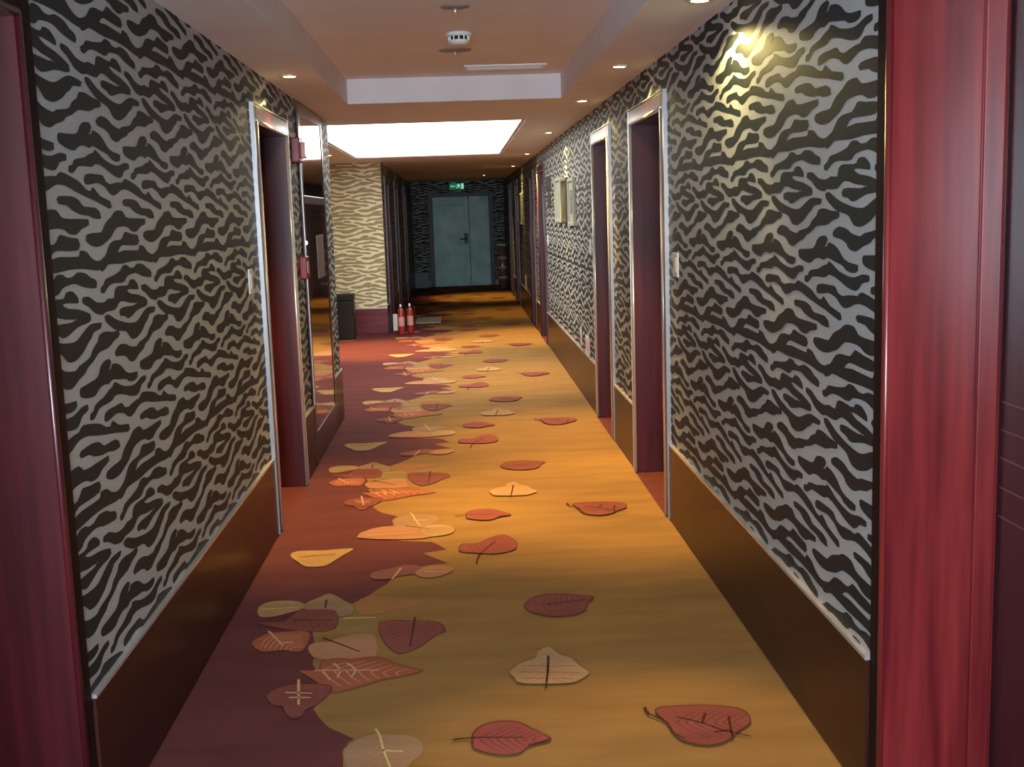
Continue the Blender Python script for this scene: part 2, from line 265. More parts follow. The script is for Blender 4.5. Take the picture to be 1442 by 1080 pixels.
# right wall: facing it, the paper runs towards -y
mb = MB()
segsR = wall_run(mb, XR, 1, Y0, Y1, OPEN_R)
for a, b in segsR: pattern(mb, (-b, -a, ZW, ZC), (-3.105, 1.53), lambda u, z, e: (XR - e, -u, z), 1)
for a, b in OPEN_R: pattern(mb, (-b - J, -a + J, HEAD + J, ZC), (-3.105, 1.53), lambda u, z, e: (XR - e, -u, z), 1)
tag(mb.build('wall_right', [M['paper'], M['flock']], fix=False), 'long right-hand corridor wall in grey and black wave-patterned wallpaper', 'wall', kind='structure')

LEND = 8.72
mb = MB()
segsL = wall_run(mb, XL, -1, Y0, LEND, OPEN_L)
mb.box(-3.6, XL - .42, LEND - .3, LEND, 0, 2.5)
for a, b in segsL: pattern(mb, (a, b, ZW, ZC), (3.038, 1.273), lambda u, z, e: (XL + e, u, z), 1)
for a, b in OPEN_L: pattern(mb, (a - J, b + J, HEAD + J, ZC), (3.038, 1.273), lambda u, z, e: (XL + e, u, z), 1)
tag(mb.build('wall_left', [M['paper'], M['flock']], fix=False), 'near left corridor wall in grey and black wave-patterned wallpaper', 'wall', kind='structure')

PY = 15.1
mb = MB()
segsL2 = wall_run(mb, XL - .03, -1, PY, Y1, OPEN_L2)
mb.box(-3.6, XL - .45, PY, PY + .3, 0, 2.5)
for a, b in segsL2: pattern(mb, (a, b, ZW, ZC), (3.038, 1.273), lambda u, z, e: (XL - .03 + e, u, z), 1)
tag(mb.build('wall_left_far', [M['paper'], M['flock']], fix=False), 'far left corridor wall beyond the cream papered lobby wall', 'wall', kind='structure')
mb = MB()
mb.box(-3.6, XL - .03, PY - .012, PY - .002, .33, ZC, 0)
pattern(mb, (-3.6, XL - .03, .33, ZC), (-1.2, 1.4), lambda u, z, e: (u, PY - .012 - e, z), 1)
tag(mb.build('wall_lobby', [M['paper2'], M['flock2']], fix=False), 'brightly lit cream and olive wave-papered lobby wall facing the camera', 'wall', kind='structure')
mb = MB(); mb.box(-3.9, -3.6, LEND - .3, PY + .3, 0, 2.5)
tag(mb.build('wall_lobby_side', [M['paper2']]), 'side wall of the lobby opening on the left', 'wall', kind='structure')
mb = MB(); mb.box(-1.5, 1.5, Y1, Y1 + .3, 0, 2.5)
pattern(mb, (XL - .03, XR, 0.12, ZC), (-.2, 1.1), lambda u, z, e: (u, Y1 - e, z), 1)
tag(mb.build('wall_end', [M['paper'], M['flock']], fix=False), 'dark papered wall at the far end around the metal doors', 'wall', kind='structure')

# back wall behind the camera with its window (daylight enters here)
WX0, WX1, WZ0, WZ1 = -.88, .20, .85, 2.12
mb = MB()
mb.box(-1.5, WX0, Y0 - .3, Y0, 0, 2.5); mb.box(WX1, 1.5, Y0 - .3, Y0, 0, 2.5)
mb.box(WX0, WX1, Y0 - .3, Y0, 0, WZ0); mb.box(WX0, WX1, Y0 - .3, Y0, WZ1, 2.5)
tag(mb.build('wall_back', [M['ceil']]), 'plain painted wall behind the viewpoint with a window', 'wall', kind='structure')
mb = MB()
for x in (WX0, (WX0 + WX1) / 2 - .02, WX1 - .04): mb.box(x, x + .04, Y0 - .18, Y0 - .12, WZ0, WZ1)
for z in (WZ0, WZ1 - .04): mb.box(WX0, WX1, Y0 - .18, Y0 - .12, z, z + .04)
win = tag(mb.build('window_1', M['white'], bevel=.003), 'white framed window in the wall behind the viewpoint', 'window', kind='structure')

# ------------------------------------------------------------------ ceiling
TX0, TX1, TY0, TY1 = -.655, .675, -1.1, 7.38
SX0, SX1, SY0, SY1 = -1.20, .55, 9.0, 14.0
mb = MB()
mb.box(-1.6, TX0, Y0, TY1, ZC, 2.6); mb.box(TX1, 1.6, Y0, TY1, ZC, 2.6); mb.box(TX0, TX1, Y0, TY0, ZC, 2.6)
mb.box(TX0, TX1, TY0, TY1, ZT, 2.6)
mb.box(-1.6, 1.6, TY1, LEND - .35, ZC, 2.6)
mb.box(-3.9, 1.6, LEND - .35, SY0, ZC, 2.6)
mb.box(-3.9, SX0, SY0, SY1, ZC, 2.6); mb.box(SX1, 1.6, SY0, SY1, ZC, 2.6)
mb.box(SX0, SX1, SY0, SY1, 2.42, 2.6)
mb.box(-3.9, 1.6, SY1, PY + .3, ZC, 2.6)
mb.box(-1.6, 1.6, PY + .3, Y1 + .3, ZC, 2.6)
tag(mb.build('ceiling', [M['ceil']]), 'off-white plaster ceiling with a long recessed tray and lowered side bands', 'ceiling', kind='structure')

# luminous ceiling panel
lp = empty('ceiling_light_panel', ((SX0 + SX1) / 2, (SY0 + SY1) / 2, 2.30))
tag(lp, 'large glowing white rectangular light panel set in the ceiling before the lobby', 'ceiling light')
mb = MB()
mb.box(SX0 + .001, SX0 + .03, SY0, SY1, 2.212, 2.33); mb.box(SX1 - .03, SX1 - .001, SY0, SY1, 2.212, 2.33)
mb.box(SX0 + .03, SX1 - .03, SY0 + .001, SY0 + .03, 2.212, 2.33); mb.box(SX0 + .03, SX1 - .03, SY1 - .03, SY1 - .001, 2.212, 2.33)
mb.build('panel_frame', M['white'], lp)
mb = MB(); mb.box(SX0 + .03, SX1 - .03, SY0 + .03, SY1 - .03, 2.218, 2.24)
M['glow'] = plain('glowing_diffuser', (.9, .9, .88), .5, emit=(1, .97, .86), es=4)
mb.build('diffuser', M['glow'], lp)

# ------------------------------------------------------------------ carpet floor
mb = MB()
mb.box(-3.9, 1.45, Y0 - .3, Y1 + .3, -.12, 0, 0)
def layer(P, mi, z):
    for t in tris(P):
        a = (t[1][0] - t[0][0]) * (t[2][1] - t[0][1]) - (t[1][1] - t[0][1]) * (t[2][0] - t[0][0])
        if abs(a) < 1e-9: continue
        if a < 0: t = t[::-1]
        mb.face([(p[0], p[1], z) for p in t], mi)
def ribbon(P, w, mi, z):
    P = smooth(P, 1, False)
    for i in range(len(P) - 1):
        a, b = Vector(P[i]), Vector(P[i + 1]); d = (b - a)
        if d.length < 1e-5: continue
        d.normalize(); n = Vector((-d.y, d.x)) * w / 2; e = d * w * .2
        w2 = 1 - .5 * (i / len(P))
        mb.face([(*(a - e - n * w2), z), (*(b + e - n * w2), z), (*(b + e + n * w2), z), (*(a - e + n * w2), z)], mi)
PC = 2.51
edge = DATA['edge']
full = []
for k in range(-3, 9):
    full += [[p[0], p[1] + k * PC] for p in edge if p[1] < 3.02 + PC]
full = [p for p in full if p[1] < Y1 + .3]
x0 = -3.85
layer([[x0, full[0][1]]] + full + [[x0, full[-1][1]]], 1, .0006)
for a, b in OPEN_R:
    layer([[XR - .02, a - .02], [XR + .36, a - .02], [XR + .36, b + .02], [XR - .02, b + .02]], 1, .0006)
jit = random.Random(3)
for k in range(-2, 9):
    for li, (kind, o, veins) in enumerate(DATA['leaves']):
        c = [sum(p[0] for p in o) / len(o), sum(p[1] for p in o) / len(o)]
        if c[1] + k * PC > Y1 - .3: continue
        sh = lambda P: [[p[0], p[1] + k * PC] for p in P]
        z = .0012 + .0003 * li
        layer(smooth(sh(o), 1), CN.index(kind), z)
        for vc, vp in veins: ribbon(sh(vp), .009, CN.index(vc), z + .00015)
        if k > 2: continue
        O = sh(smooth(o, 1)); cx, cy = c[0], c[1] + k * PC
        sxx = sum((p[0] - cx) ** 2 for p in O); syy = sum((p[1] - cy) ** 2 for p in O); sxy = sum((p[0] - cx) * (p[1] - cy) for p in O)
        th = .5 * math.atan2(2 * sxy, sxx - syy)
        ax = Vector((math.cos(th), math.sin(th))); half = max(abs((p[0] - cx) * ax.x + (p[1] - cy) * ax.y) for p in O)
        def reach(p0, d):
            best = .3
            for q in range(len(O)):
                a, b = Vector(O[q - 1]), Vector(O[q]); e = b - a; den = d.x * e.y - d.y * e.x
                if abs(den) < 1e-9: continue
                w = a - p0; t = (w.x * e.y - w.y * e.x) / den; u = (w.x * d.y - w.y * d.x) / den
                if 0 <= u <= 1 and 0 < t < best: best = t
            return best
        sc_ = {'cream': 'rustv', 'tanpink': 'rustv', 'rust': 'pink', 'taupe': 'tan', 'tan': 'rustv', 'tan2': 'tan'}.get(kind, 'maroon' if kind in ('red', 'mred') else None)
        if sc_:
            for q in (-.6, -.4, -.2, 0, .2, .4, .6):
                p0 = Vector((cx, cy)) + ax * half * q
                for sgn in (-1, 1):
                    d = Matrix.Rotation(sgn * .95, 2) @ ax
                    t = reach(p0, d) * .78
                    ribbon([[p0.x, p0.y], [p0.x + d.x * t * .5, p0.y + d.y * t * .5], [p0.x + (d.x * .95 + ax.x * .12) * t, p0.y + (d.y * .95 + ax.y * .12) * t]], .0035, CN.index(sc_), z + .0001)
            oc = {'cream': 'tan', 'taupe': 'olive', 'red': 'maroon', 'mred': 'maroon', 'rust': 'red'}.get(kind)
            if oc: ribbon(O + [O[0]], .005, CN.index(oc), z + .00012)
tag(mb.build('floor', [M['c_' + k] for k in CN], fix=False), 'gold and maroon carpet printed with scattered autumn leaves', 'carpet floor', kind='structure')

# ------------------------------------------------------------------ skirting panels with silver top strip
def skirt(X, s, a, b, n, z1=ZW, w=.013, label=''):
    o = MB(); o.box(X - s * w, X + s * .005, a, b, .004, z1 - .008)
    ob = tag(o.build('baseboard_' + n, M['skirt'], bevel=.002), label, 'wainscot panel', kind='structure')
    o = MB(); o.box(X - s * (w + .003), X + s * .005, a, b, z1 - .008, z1 + .002)
    o.build('metal_strip', M['trimpaint'], ob)
for i, (a, b) in enumerate(segsR):
    a2 = a + (CW - J + .002 if i else 0); b2 = b - (CW - J + .002 if i < len(segsR) - 1 else 0)
    skirt(XR, 1, a2, b2, 'right' if i == 0 else 'right.%03d' % i, label='brown wooden wainscot panel low on the right wall, ' + ['behind the viewpoint', 'long run before the first mahogany door', 'short piece between the first two mahogany doors', 'long run below the framed pictures', 'short piece between the paired doors past the pictures', 'dim run leading up to the far doors', 'dim piece between the last two doors', 'last piece beside the end wall'][i])
for i, (a, b) in enumerate(segsL):
    a2 = a + (CW - J + .002 if i else 0); b2 = b - (CW - J + .002 if i < len(segsL) - 1 else 0)
    if i == 2: b2 = 6.97
    skirt(XL, -1, a2, b2, 'left' if i == 0 else 'left.%03d' % i, label='brown wooden wainscot panel low on the left wall, ' + ['behind the viewpoint', 'long run before the mahogany door', 'short piece between the mahogany door and the cabinet'][i])
for i, (a, b) in enumerate(segsL2):
    a2 = a + (CW - J + .002 if i else 0); b2 = b - (CW - J + .002 if i < len(segsL2) - 1 else 0)
    skirt(XL - .03, -1, a2, b2, 'left_far.%03d' % i, label='wooden wainscot panel on the far left wall, ' + ['corner piece at the lobby', 'piece after the first dim door', 'piece after the middle dim door', 'last piece beside the end wall'][i])
o = MB(); o.box(-3.6, XL - .03, PY - .03, PY, .004, .33)
M['plum'] = noisy('plum_skirting', (.11, .02, .035), (.16, .035, .05), 4, vec=(.6, 5, 5), rough=.25, coat=.4)
ob = tag(o.build('baseboard_lobby', M['plum'], bevel=.002), 'plum-coloured wainscot under the cream lobby wallpaper', 'wainscot panel', kind='structure')
o = MB(); o.box(-3.6, XL - .028, PY - .034, PY, .33, .345); o.build('metal_strip', M['trimpaint'], ob)

# ------------------------------------------------------------------ doors
def door(n, X, s, a, b, label, near=False, grooves=True):
    root = empty('door_%d' % n, (X, (a + b) / 2, 0))
    tag(root, label, 'door', kind='structure')
    wm = M['wood_red'] if near == 'red' else M['wood_left'] if near else M['wood']  # the two near bays take the lit and shaded tints of the wood
    pr = .005 if near else .017
    # casing boards on the wall face
    c = MB()
    c.box(X - s * pr, X + s * .001, a - CW, a - .012, .003, HEAD + CW); c.box(X - s * pr, X + s * .001, b + .012, b + CW, .003, HEAD + CW)
    c.box(X - s * pr, X + s * .001, a - .012, b + .012, HEAD + .012, HEAD + CW)
    c.build('casing', M['wood_dark'] if near else wm, root, bevel=.006, seg=3)
    # metal edge strips round the casing
    c = MB(); e = .005
    for y0, y1 in ((a - CW - e, a - CW), (b + CW, b + CW + e)):
        if near and y0 > 2.6: continue
        c.box(X - s * (pr + .003), X + s * .001, y0, y1, .003, HEAD + CW + e)
    c.box(X - s * (pr + .003), X + s * .001, a - CW, b + CW, HEAD + CW, HEAD + CW + e)
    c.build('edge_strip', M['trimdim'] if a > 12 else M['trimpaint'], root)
    # rounded inner bead
    c = MB()
    for y in (a - .009, b + .009): c.tube([(X - s * (pr - .002), y, .005), (X - s * (pr - .002), y, HEAD + .009)], .010, 12)
    c.tube([(X - s * (pr - .002), a - .009, HEAD + .009), (X - s * (pr - .002), b + .009, HEAD + .009)], .010, 12)
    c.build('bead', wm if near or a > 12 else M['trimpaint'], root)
    # lining
    D = .27
    c = MB()
    c.box(X, X + s * .339, a - J + .001, a, .003, HEAD); c.box(X, X + s * .339, b, b + J - .001, .003, HEAD)
    c.box(X, X + s * .339, a - J + .001, b + J - .001, HEAD, HEAD + J - .001)
    c.box(X - s * pr, X, a - .0118, a, .003, HEAD); c.box(X - s * pr, X, b, b + .0118, .003, HEAD)
    c.box(X - s * pr, X, a - .0118, b + .0118, HEAD, HEAD + .0118)
    c.build('door_lining', wm, root)
    # stop moulding
    c = MB()
    for y0, y1 in ((a, a + .013), (b - .013, b)): c.box(X + s * .205, X + s * .255, y0, y1, .003, HEAD)
    c.box(X + s * .205, X + s * .255, a + .013, b - .013, HEAD - .013, HEAD)
    c.build('door_stop', wm, root, bevel=.004, seg=3)
    # leaf
    c = MB(); c.box(X + s * .262, X + s * .30, a + .003, b - .003, .008, HEAD - .003)
    leaf = c.build('door_leaf', M['leaf'], root, bevel=.002)
    c = MB()
    for z in (.755, .825, .895, .962, 1.028): c.box(X + s * .2605, X + s * .263, a + .05, b - .02, z, z + .004)
    c.build('inlay_line', M['inlay'], leaf)
    hy = a + .09 
    h = MB(); h.box(X + s * .252, X + s * .262, hy - .025, hy + .025, .93, 1.13)
    h.tube([(X + s * .255, hy, 1.05), (X + s * .21, hy, 1.05), (X + s * .205, hy + .02, 1.05), (X + s * .205, hy + .12, 1.05)], .009)
    h.build('handle', M['steel'], leaf)
    return root
M['inlay'] = plain('inlay', (.30, .14, .13), .35, .6)
k = 1
namesR = ['dark door in the nearest bay of the right wall with bright red lining', 'first recessed mahogany door on the right under a warm spotlight', 'second recessed mahogany door on the right, just past the first',
          'recessed mahogany door on the right beyond the framed pictures', 'mahogany door on the right next past the picture wall door', 'dim mahogany door far along the right wall', 'last mahogany door on the right before the end wall']
for (a, b), nm in zip(OPEN_R, namesR):
    door(k, XR, 1, a, b, nm, near='red' if k == 1 else False); k += 1
namesL = ['dark maroon door bay nearest the viewpoint on the left', 'recessed mahogany door on the left before the mirrored cabinet']
for i, ((a, b), nm) in enumerate(zip(OPEN_L, namesL)):
    door(k, XL, -1, a, b, nm, near='left' if i == 0 else False); k += 1
namesL2 = ['dim mahogany door on the left just past the lobby wall', 'middle dim door on the left past the lobby', 'last dim door on the left before the end wall']
for (a, b), nm in zip(OPEN_L2, namesL2):
    door(k, XL - .03, -1, a, b, nm); k += 1

# metal double door in the end wall
root = tag(empty('door_%d' % k, (.065, Y1, 0)), 'blue-grey metal double fire door closing the far end of the corridor', 'door', kind='structure')
M['teal'] = noisy('blue_grey_metal', (.24, .47, .46), (.44, .70, .68), 2.6, rough=.4, metal=.1, lo=.3, hi=.7)
M['tealframe'] = plain('dark_blue_frame', (.02, .03, .05), .4)
dx0, dx1, dm = -.535, .665, .235
c = MB(); c.box(dx0 - .09, dx0, Y1 - .045, Y1 - .001, .003, 1.97); c.box(dx1, dx1 + .09, Y1 - .045, Y1 - .001, .003, 1.97); c.box(dx0, dx1, Y1 - .045, Y1 - .001, 1.895, 1.97)
c.build('door_frame', M['tealframe'], root, bevel=.004)
for x0, x1, nm in ((dx0 + .005, dm - .004, 'wide leaf'), (dm + .004, dx1 - .005, 'narrow leaf')):
    c = MB(); c.box(x0, x1, Y1 - .035, Y1 - .002, .01, 1.89)
    w = x1 - x0
    c.box(x0 + .12 * w, x1 - .12 * w, Y1 - .041, Y1 - .034, 1.05, 1.72); c.box(x0 + .12 * w, x1 - .12 * w, Y1 - .041, Y1 - .034, .18, .88)
    lf = c.build('door_leaf', M['teal'], root, bevel=.004); lf['label'] = nm
    if nm == 'wide leaf':
        h = MB(); h.box(x1 - .11, x1 - .03, Y1 - .06, Y1 - .036, .90, 1.12)
        h.tube([(x1 - .07, Y1 - .05, 1.0), (x1 - .07, Y1 - .10, 1.0), (x1 - .2, Y1 - .10, 1.0)], .012)
        h.build('handle', M['black'], lf)
    else:
        h = MB(); h.box(x0 + .02, x0 + .2, Y1 - .085, Y1 - .036, 1.83, 1.885); h.build('door_closer', M['white'], lf)

# exit sign
ex = tag(empty('exit_sign', (0, Y1 - .06, 2.10)), 'small green glowing exit sign above the end doors', 'exit sign')
M['exit'] = plain('exit_green', (.0, .12, .05), .4, emit=(.0, .55, .22), es=.14)
M['exitw'] = plain('exit_pictogram', (.5, .8, .65), .4, emit=(.45, 1, .7), es=.5)
c = MB(); c.box(-.15, .15, Y1 - .06, Y1 - .02, 2.04, 2.17); c.build('housing', M['exit'], ex, bevel=.004)
c = MB(); yy = Y1 - .0615
c.box(-.11, -.03, yy, yy + .001, 2.098, 2.112)       # arrow shaft
c.face([(-.11, yy, 2.085), (-.11, yy, 2.125), (-.135, yy, 2.105)])
c.lathe([(.010, 0), (.010, .001)], (.045, yy, 2.148), axis='y', seg=12)
c.face([(.02, yy, 2.095), (.045, yy, 2.09), (.06, yy, 2.135), (.03, yy, 2.138)])
c.face([(.02, yy, 2.095), (.035, yy, 2.093), (.0, yy, 2.06), (-.015, yy, 2.065)])
c.face([(.035, yy, 2.095), (.05, yy, 2.09), (.075, yy, 2.075), (.07, yy, 2.06)])
c.face([(.03, yy, 2.138), (.035, yy, 2.128), (.0, yy, 2.115), (-.005, yy, 2.125)])
c.face([(.055, yy, 2.135), (.052, yy, 2.122), (.085, yy, 2.108), (.09, yy, 2.118)])
c.face([(.10, yy, 2.05), (.145, yy, 2.05), (.145, yy, 2.16), (.10, yy, 2.16)])
c.build('pictogram', M['exitw'], ex)
for bx in (-.1, .09):
    c = MB(); c.box(bx, bx + .01, Y1 - .025, Y1, 2.08, 2.12); c.build('bracket', M['black'], ex)

# ------------------------------------------------------------------ recessed downlights
M['lamp'] = plain('lamp_glow', (1, .9, .7), .5, emit=(1, .72, .42), es=16)
M['ring'] = plain('ring_metal', (.72, .66, .58), .3, .7)
def downlight():
    r = empty('downlight', (0, 0, 0))
    m = MB(); m.lathe([(.030, 0), (.032, -.004), (.046, -.006), (.052, -.002), (.052, 0)], (0, 0, 0), seg=28, caps=False)
    m.build('trim_ring', M['ring'], r)
    m = MB(); m.lathe([(.029, -.001), (.029, -.0035), (.018, -.005)], (0, 0, 0), seg=24)
    m.build('lamp_face', M['lamp'], r)
    return r
WARM = (1, .60, .15)
base = downlight(); 
spots = [(.86, 4.08, 'glowing round downlight nearest the viewpoint on the right ceiling band', 26, 4.5, (.45, 2.75, 0), 44),
         (.83, 5.86, 'round downlight above the first right-hand mahogany door', 60, 1.3),
         (.83, 7.60, 'round downlight above the second right-hand mahogany door', 55, 1.2),
         (.84, 10.5, 'round downlight on the right band beside the glowing panel', 30, 1.0),
         (.86, 14.1, 'round downlight past the glowing panel on the right', 55, .6),
         (.86, 17.6, 'dim round downlight far along the right ceiling band', 20, .4),
         (.50, 21.2, 'farthest round downlight before the end doors', 34, .2),
         (-.80, 5.88, 'round downlight above the left-hand mahogany door', 50, 1.4),
         (-1.4, 13.1, 'round downlight over the lobby left of the glowing panel', 110, .3, (-1.05, 13.2, 0), 66)]
fits = [base] + [copy_tree(base) for _ in spots[1:]]
for d, (x, y, lab, pw, ws, *ex_) in zip(fits, spots):
    tilt = ex_[0] if ex_ else None; cone = ex_[1] if ex_ else 0
    d.location = (x, y, ZC); tag(d, lab, 'ceiling light', 'round downlights in the ceiling bands')
    L = bpy.data.lights.new('downlight_beam', 'SPOT'); L.energy = pw * 4.2; L.color = WARM; L.spot_size = math.radians(72); L.spot_blend = .8; L.shadow_soft_size = .02
    lo = bpy.data.objects.new('downlight_beam', L); lo.location = (0, 0, -.012); lo.parent = d; col.objects.link(lo)
    if tilt: lo.rotation_euler = (Vector(tilt) - Vector((x, y, ZC))).to_track_quat('-Z', 'Y').to_euler(); L.spot_size = math.radians(cone)
    L = bpy.data.lights.new('downlight_spill', 'SPOT'); L.spot_size = math.radians(165); L.spot_blend = .3; L.energy = ws * 4; L.color = (1, .78, .28); L.shadow_soft_size = .02
    lo = bpy.data.objects.new('downlight_spill', L); lo.location = (0, 0, -.09); lo.parent = d; col.objects.link(lo)

# ------------------------------------------------------------------ ceiling fittings in the tray
sd = tag(empty('smoke_detector', (.038, 5.66, ZT)), 'round white smoke detector in the middle of the ceiling tray', 'smoke detector')
m = MB(); m.lathe([(.062, 0), (.062, -.012), (.050, -.018)], (.038, 5.66, ZT), seg=32); m.build('base', M['white'], sd)
m = MB(); m.lathe([(.046, -.018), (.046, -.034)], (.038, 5.66, ZT), seg=32); m.build('vent_ring', M['black'], sd)
m = MB(); m.lathe([(.050, -.034), (.050, -.042), (.040, -.052), (.02, -.056)], (.038, 5.66, ZT), seg=32)
for q in range(12):
    a = q * math.pi / 6; x = .038 + .048 * math.cos(a); y = 5.66 + .048 * math.sin(a); m.box(x - .003, x + .003, y - .003, y + .003, ZT - .035, ZT - .017)
m.build('cover', M['white'], sd)
M['rose'] = plain('ceiling_rose', (.28, .22, .20), .5)
for x, y, lab, r in ((.02, 6.22, 'flat round sprinkler plate just beyond the smoke detector', .085), (.023, 4.95, 'small round sprinkler plate nearer than the smoke detector', .06)):
    t = tag(empty('ceiling_sprinkler', (x, y, ZT)), lab, 'sprinkler', 'sprinkler plates in the tray')
    m = MB(); m.lathe([(r, 0), (r, -.003), (r * .5, -.006)], (x, y, ZT), seg=32); m.build('escutcheon', M['rose'], t)
    m = MB(); m.lathe([(.008, -.005), (.008, -.02), (.004, -.03), (.014, -.031), (.014, -.033)], (x, y, ZT), seg=16); m.build('nozzle', M['ring'], t)
v = tag(empty('ceiling_vent', (.31, 6.95, ZT)), 'narrow linear slot vent near the far end of the ceiling tray', 'vent')
m = MB(); m.box(.07, .55, 6.86, 6.88, ZT - .008, ZT); m.box(.07, .55, 7.02, 7.04, ZT - .008, ZT); m.box(.07, .09, 6.88, 7.02, ZT - .008, ZT); m.box(.53, .55, 6.88, 7.02, ZT - .008, ZT)
m.build('frame', M['white'], v)
m = MB(); m.box(.09, .53, 6.88, 7.02, ZT - .003, ZT); m.build('slot_backing', M['rose'], v)
m = MB()
for y in (6.925, 6.97): m.box(.09, .53, y, y + .012, ZT - .008, ZT - .003)
m.build('slat', M['white'], v)

# ------------------------------------------------------------------ switches, sockets
def plate(X, s, y, z, w, h, name, label, cat, keys=1):
    r = tag(empty(name, (X, y, z)), label, cat, 'white doorbell plates' if cat == 'switch' else 'white wall sockets')
    m = MB(); m.box(X - s * .009, X - s * .0005, y - w / 2, y + w / 2, z - h / 2, z + h / 2); m.build('cover_plate', M['white'], r, bevel=.002)
    m = MB(); kw = w * .6 / keys
    for q in range(keys):
        yc = y + (q - (keys - 1) / 2) * kw * 1.15
        m.box(X - s * .012, X - s * .0085, yc - kw / 2, yc + kw / 2, z - h * .3, z + h * .3)
    m.build('rocker' if 'switch' in name else 'socket_face', M['white'] if 'switch' in name else M['pink'], r, bevel=.001)
plate(XR, 1, 5.215, 1.245, .10, .11, 'door_bell_switch', 'white doorbell plate on the right wall before the first door', 'switch')
plate(XL, -1, 5.185, 1.24, .085, .11, 'door_bell_switch', 'white doorbell plate on the left wall before the door', 'switch')
plate(XR, 1, 8.62, 1.235, .10, .11, 'door_bell_switch', 'white doorbell plate beyond the second right-hand door', 'switch')
plate(XR, 1, 12.75, 1.2, .10, .11, 'door_bell_switch', 'small white plate before the door past the pictures', 'switch')
plate(XR, 1, 8.98, .455, .26, .14, 'wall_socket', 'wide white socket plate just above the right wainscot', 'socket', 2)
plate(XR, 1, 9.45, .475, .07, .12, 'wall_socket', 'narrow white socket plate beyond the wide one', 'socket')
plate(XR, 1, 17.3, .45, .2, .25, 'wall_socket', 'white socket plate far along the right wall', 'socket')

# framed pictures on the right wall
def picture(y0, y1, z0, z1, label, fm, am, mm=None):
    r = tag(empty('framed_picture', (XR, (y0 + y1) / 2, z0)), label, 'picture', 'pictures on the right wall')
    m = MB(); t = .028; x0, x1 = XR - .028, XR - .001
    m.box(x0, x1, y0, y0 + t, z0, z1); m.box(x0, x1, y1 - t, y1, z0, z1); m.box(x0, x1, y0 + t, y1 - t, z0, z0 + t); m.box(x0, x1, y0 + t, y1 - t, z1 - t, z1)
    m.build('frame', fm, r, bevel=.003)
    m = MB(); m.box(XR - .012, XR - .002, y0 + t, y1 - t, z0 + t, z1 - t); m.build('mount', mm or M['mount'], r)
    m = MB(); g = min(.07, (y1 - y0) * .2); m.box(XR - .0135, XR - .0118, y0 + t + g, y1 - t - g, z0 + t + g, z1 - t - g); m.build('print', am, r)
M['mount'] = plain('picture_mount', (.36, .37, .30), .5)
M['art'] = noisy('dim_print', (.10, .11, .07), (.36, .35, .27), 22, rough=.4, coat=.5)
M['artd'] = noisy('dark_print', (.02, .028, .016), (.06, .07, .04), 14, rough=.4, coat=.5)
M['pframe'] = plain('pale_frame', (.42, .43, .35), .4)
M['dframe'] = plain('dark_frame', (.05, .055, .04), .4)
picture(9.66, 10.14, 1.38, 1.78, 'pale framed picture nearest the doors on the right wall', M['pframe'], M['art'])
picture(10.28, 10.76, 1.40, 1.80, 'dark framed picture between two others on the right wall', M['dframe'], M['artd'], M['artd'])
picture(10.86, 11.5, 1.40, 1.82, 'pale framed picture farthest along the lit right wall', M['pframe'], M['mount'])
picture(17.6, 19.0 - .25, 1.33, 1.80, 'bluish pale picture between the far doors on the right', M['pframe'], M['mount'])
s = tag(empty('wall_sign', (XR, 12.45, 1.6)), 'small dark double sign panel before the door past the pictures', 'sign')
m = MB(); m.box(XR - .015, XR - .001, 12.2, 12.75, 1.73, 1.88); m.build('upper_plate', M['dframe'], s, bevel=.002)
m = MB(); m.box(XR - .015, XR - .001, 12.2, 12.55, 1.56, 1.70); m.build('lower_plate', M['dframe'], s, bevel=.002)

# ------------------------------------------------------------------ mirrored cabinet on the left wall
CA, CB = 7.0, 8.22
cab = tag(empty('hydrant_cabinet', (XL, (CA + CB) / 2, 0)), 'tall glossy wooden wall cabinet with mirror panes on the left before the lobby', 'cabinet')
M['mirror'] = plain('bronze_mirror', (.62, .56, .52), .06, 1.0)
M['gloss'] = noisy('glossy_brown_panel', (.06, .02, .012), (.11, .035, .018), 4, vec=(4, 1, .6), rough=.12, coat=1.0, crough=.03)
X = XL; px = X + .014
m = MB(); m.box(X + .001, px, CA, CA + .10, .004, ZC - .004); m.box(X + .001, px, CB - .07, CB, .004, ZC - .004)
m.box(X + .001, px, CA + .10, CB - .07, 2.13, ZC - .004); m.box(X + .001, px, CA + .10, CB - .07, .004, .20); m.box(X + .001, px, CA + .10, CB - .07, 1.60, 1.65)
m.build('cabinet_frame', M['wood'], cab, bevel=.004)
m = MB(); m.box(X, px - .004, CA + .10, CB - .07, 1.65, 2.13); m.build('upper_pane', M['mirror'], cab)
m = MB(); m.box(X, px - .004, CA + .10, CB - .07, .20, 1.60); dd = m.build('cabinet_door', M['gloss'], cab)
m = MB(); m.box(px - .004, px - .001, CA + .62, CB - .25, 1.12, 1.40); m.build('notice_plate', plain('notice', (.22, .16, .16), .4), dd)
m = MB(); m.lathe([(.012, 0), (.012, .01), (.006, .014)], (px - .004, CA + .05, 1.365), axis='x', seg=16); m.build('indicator_lamp', plain('indicator', (.9, .8, .8), .3, emit=(1, .85, .85), es=2.5), cab)
m = MB(); m.box(px, px + .006, CA - .006, CA + .006, .38, 1.95); m.build('edge_strip', M['trimpaint'], cab)

skirt(XL, -1, CB + .001, LEND, 'left.003', label='short brown wainscot piece at the wall corner past the cabinet')
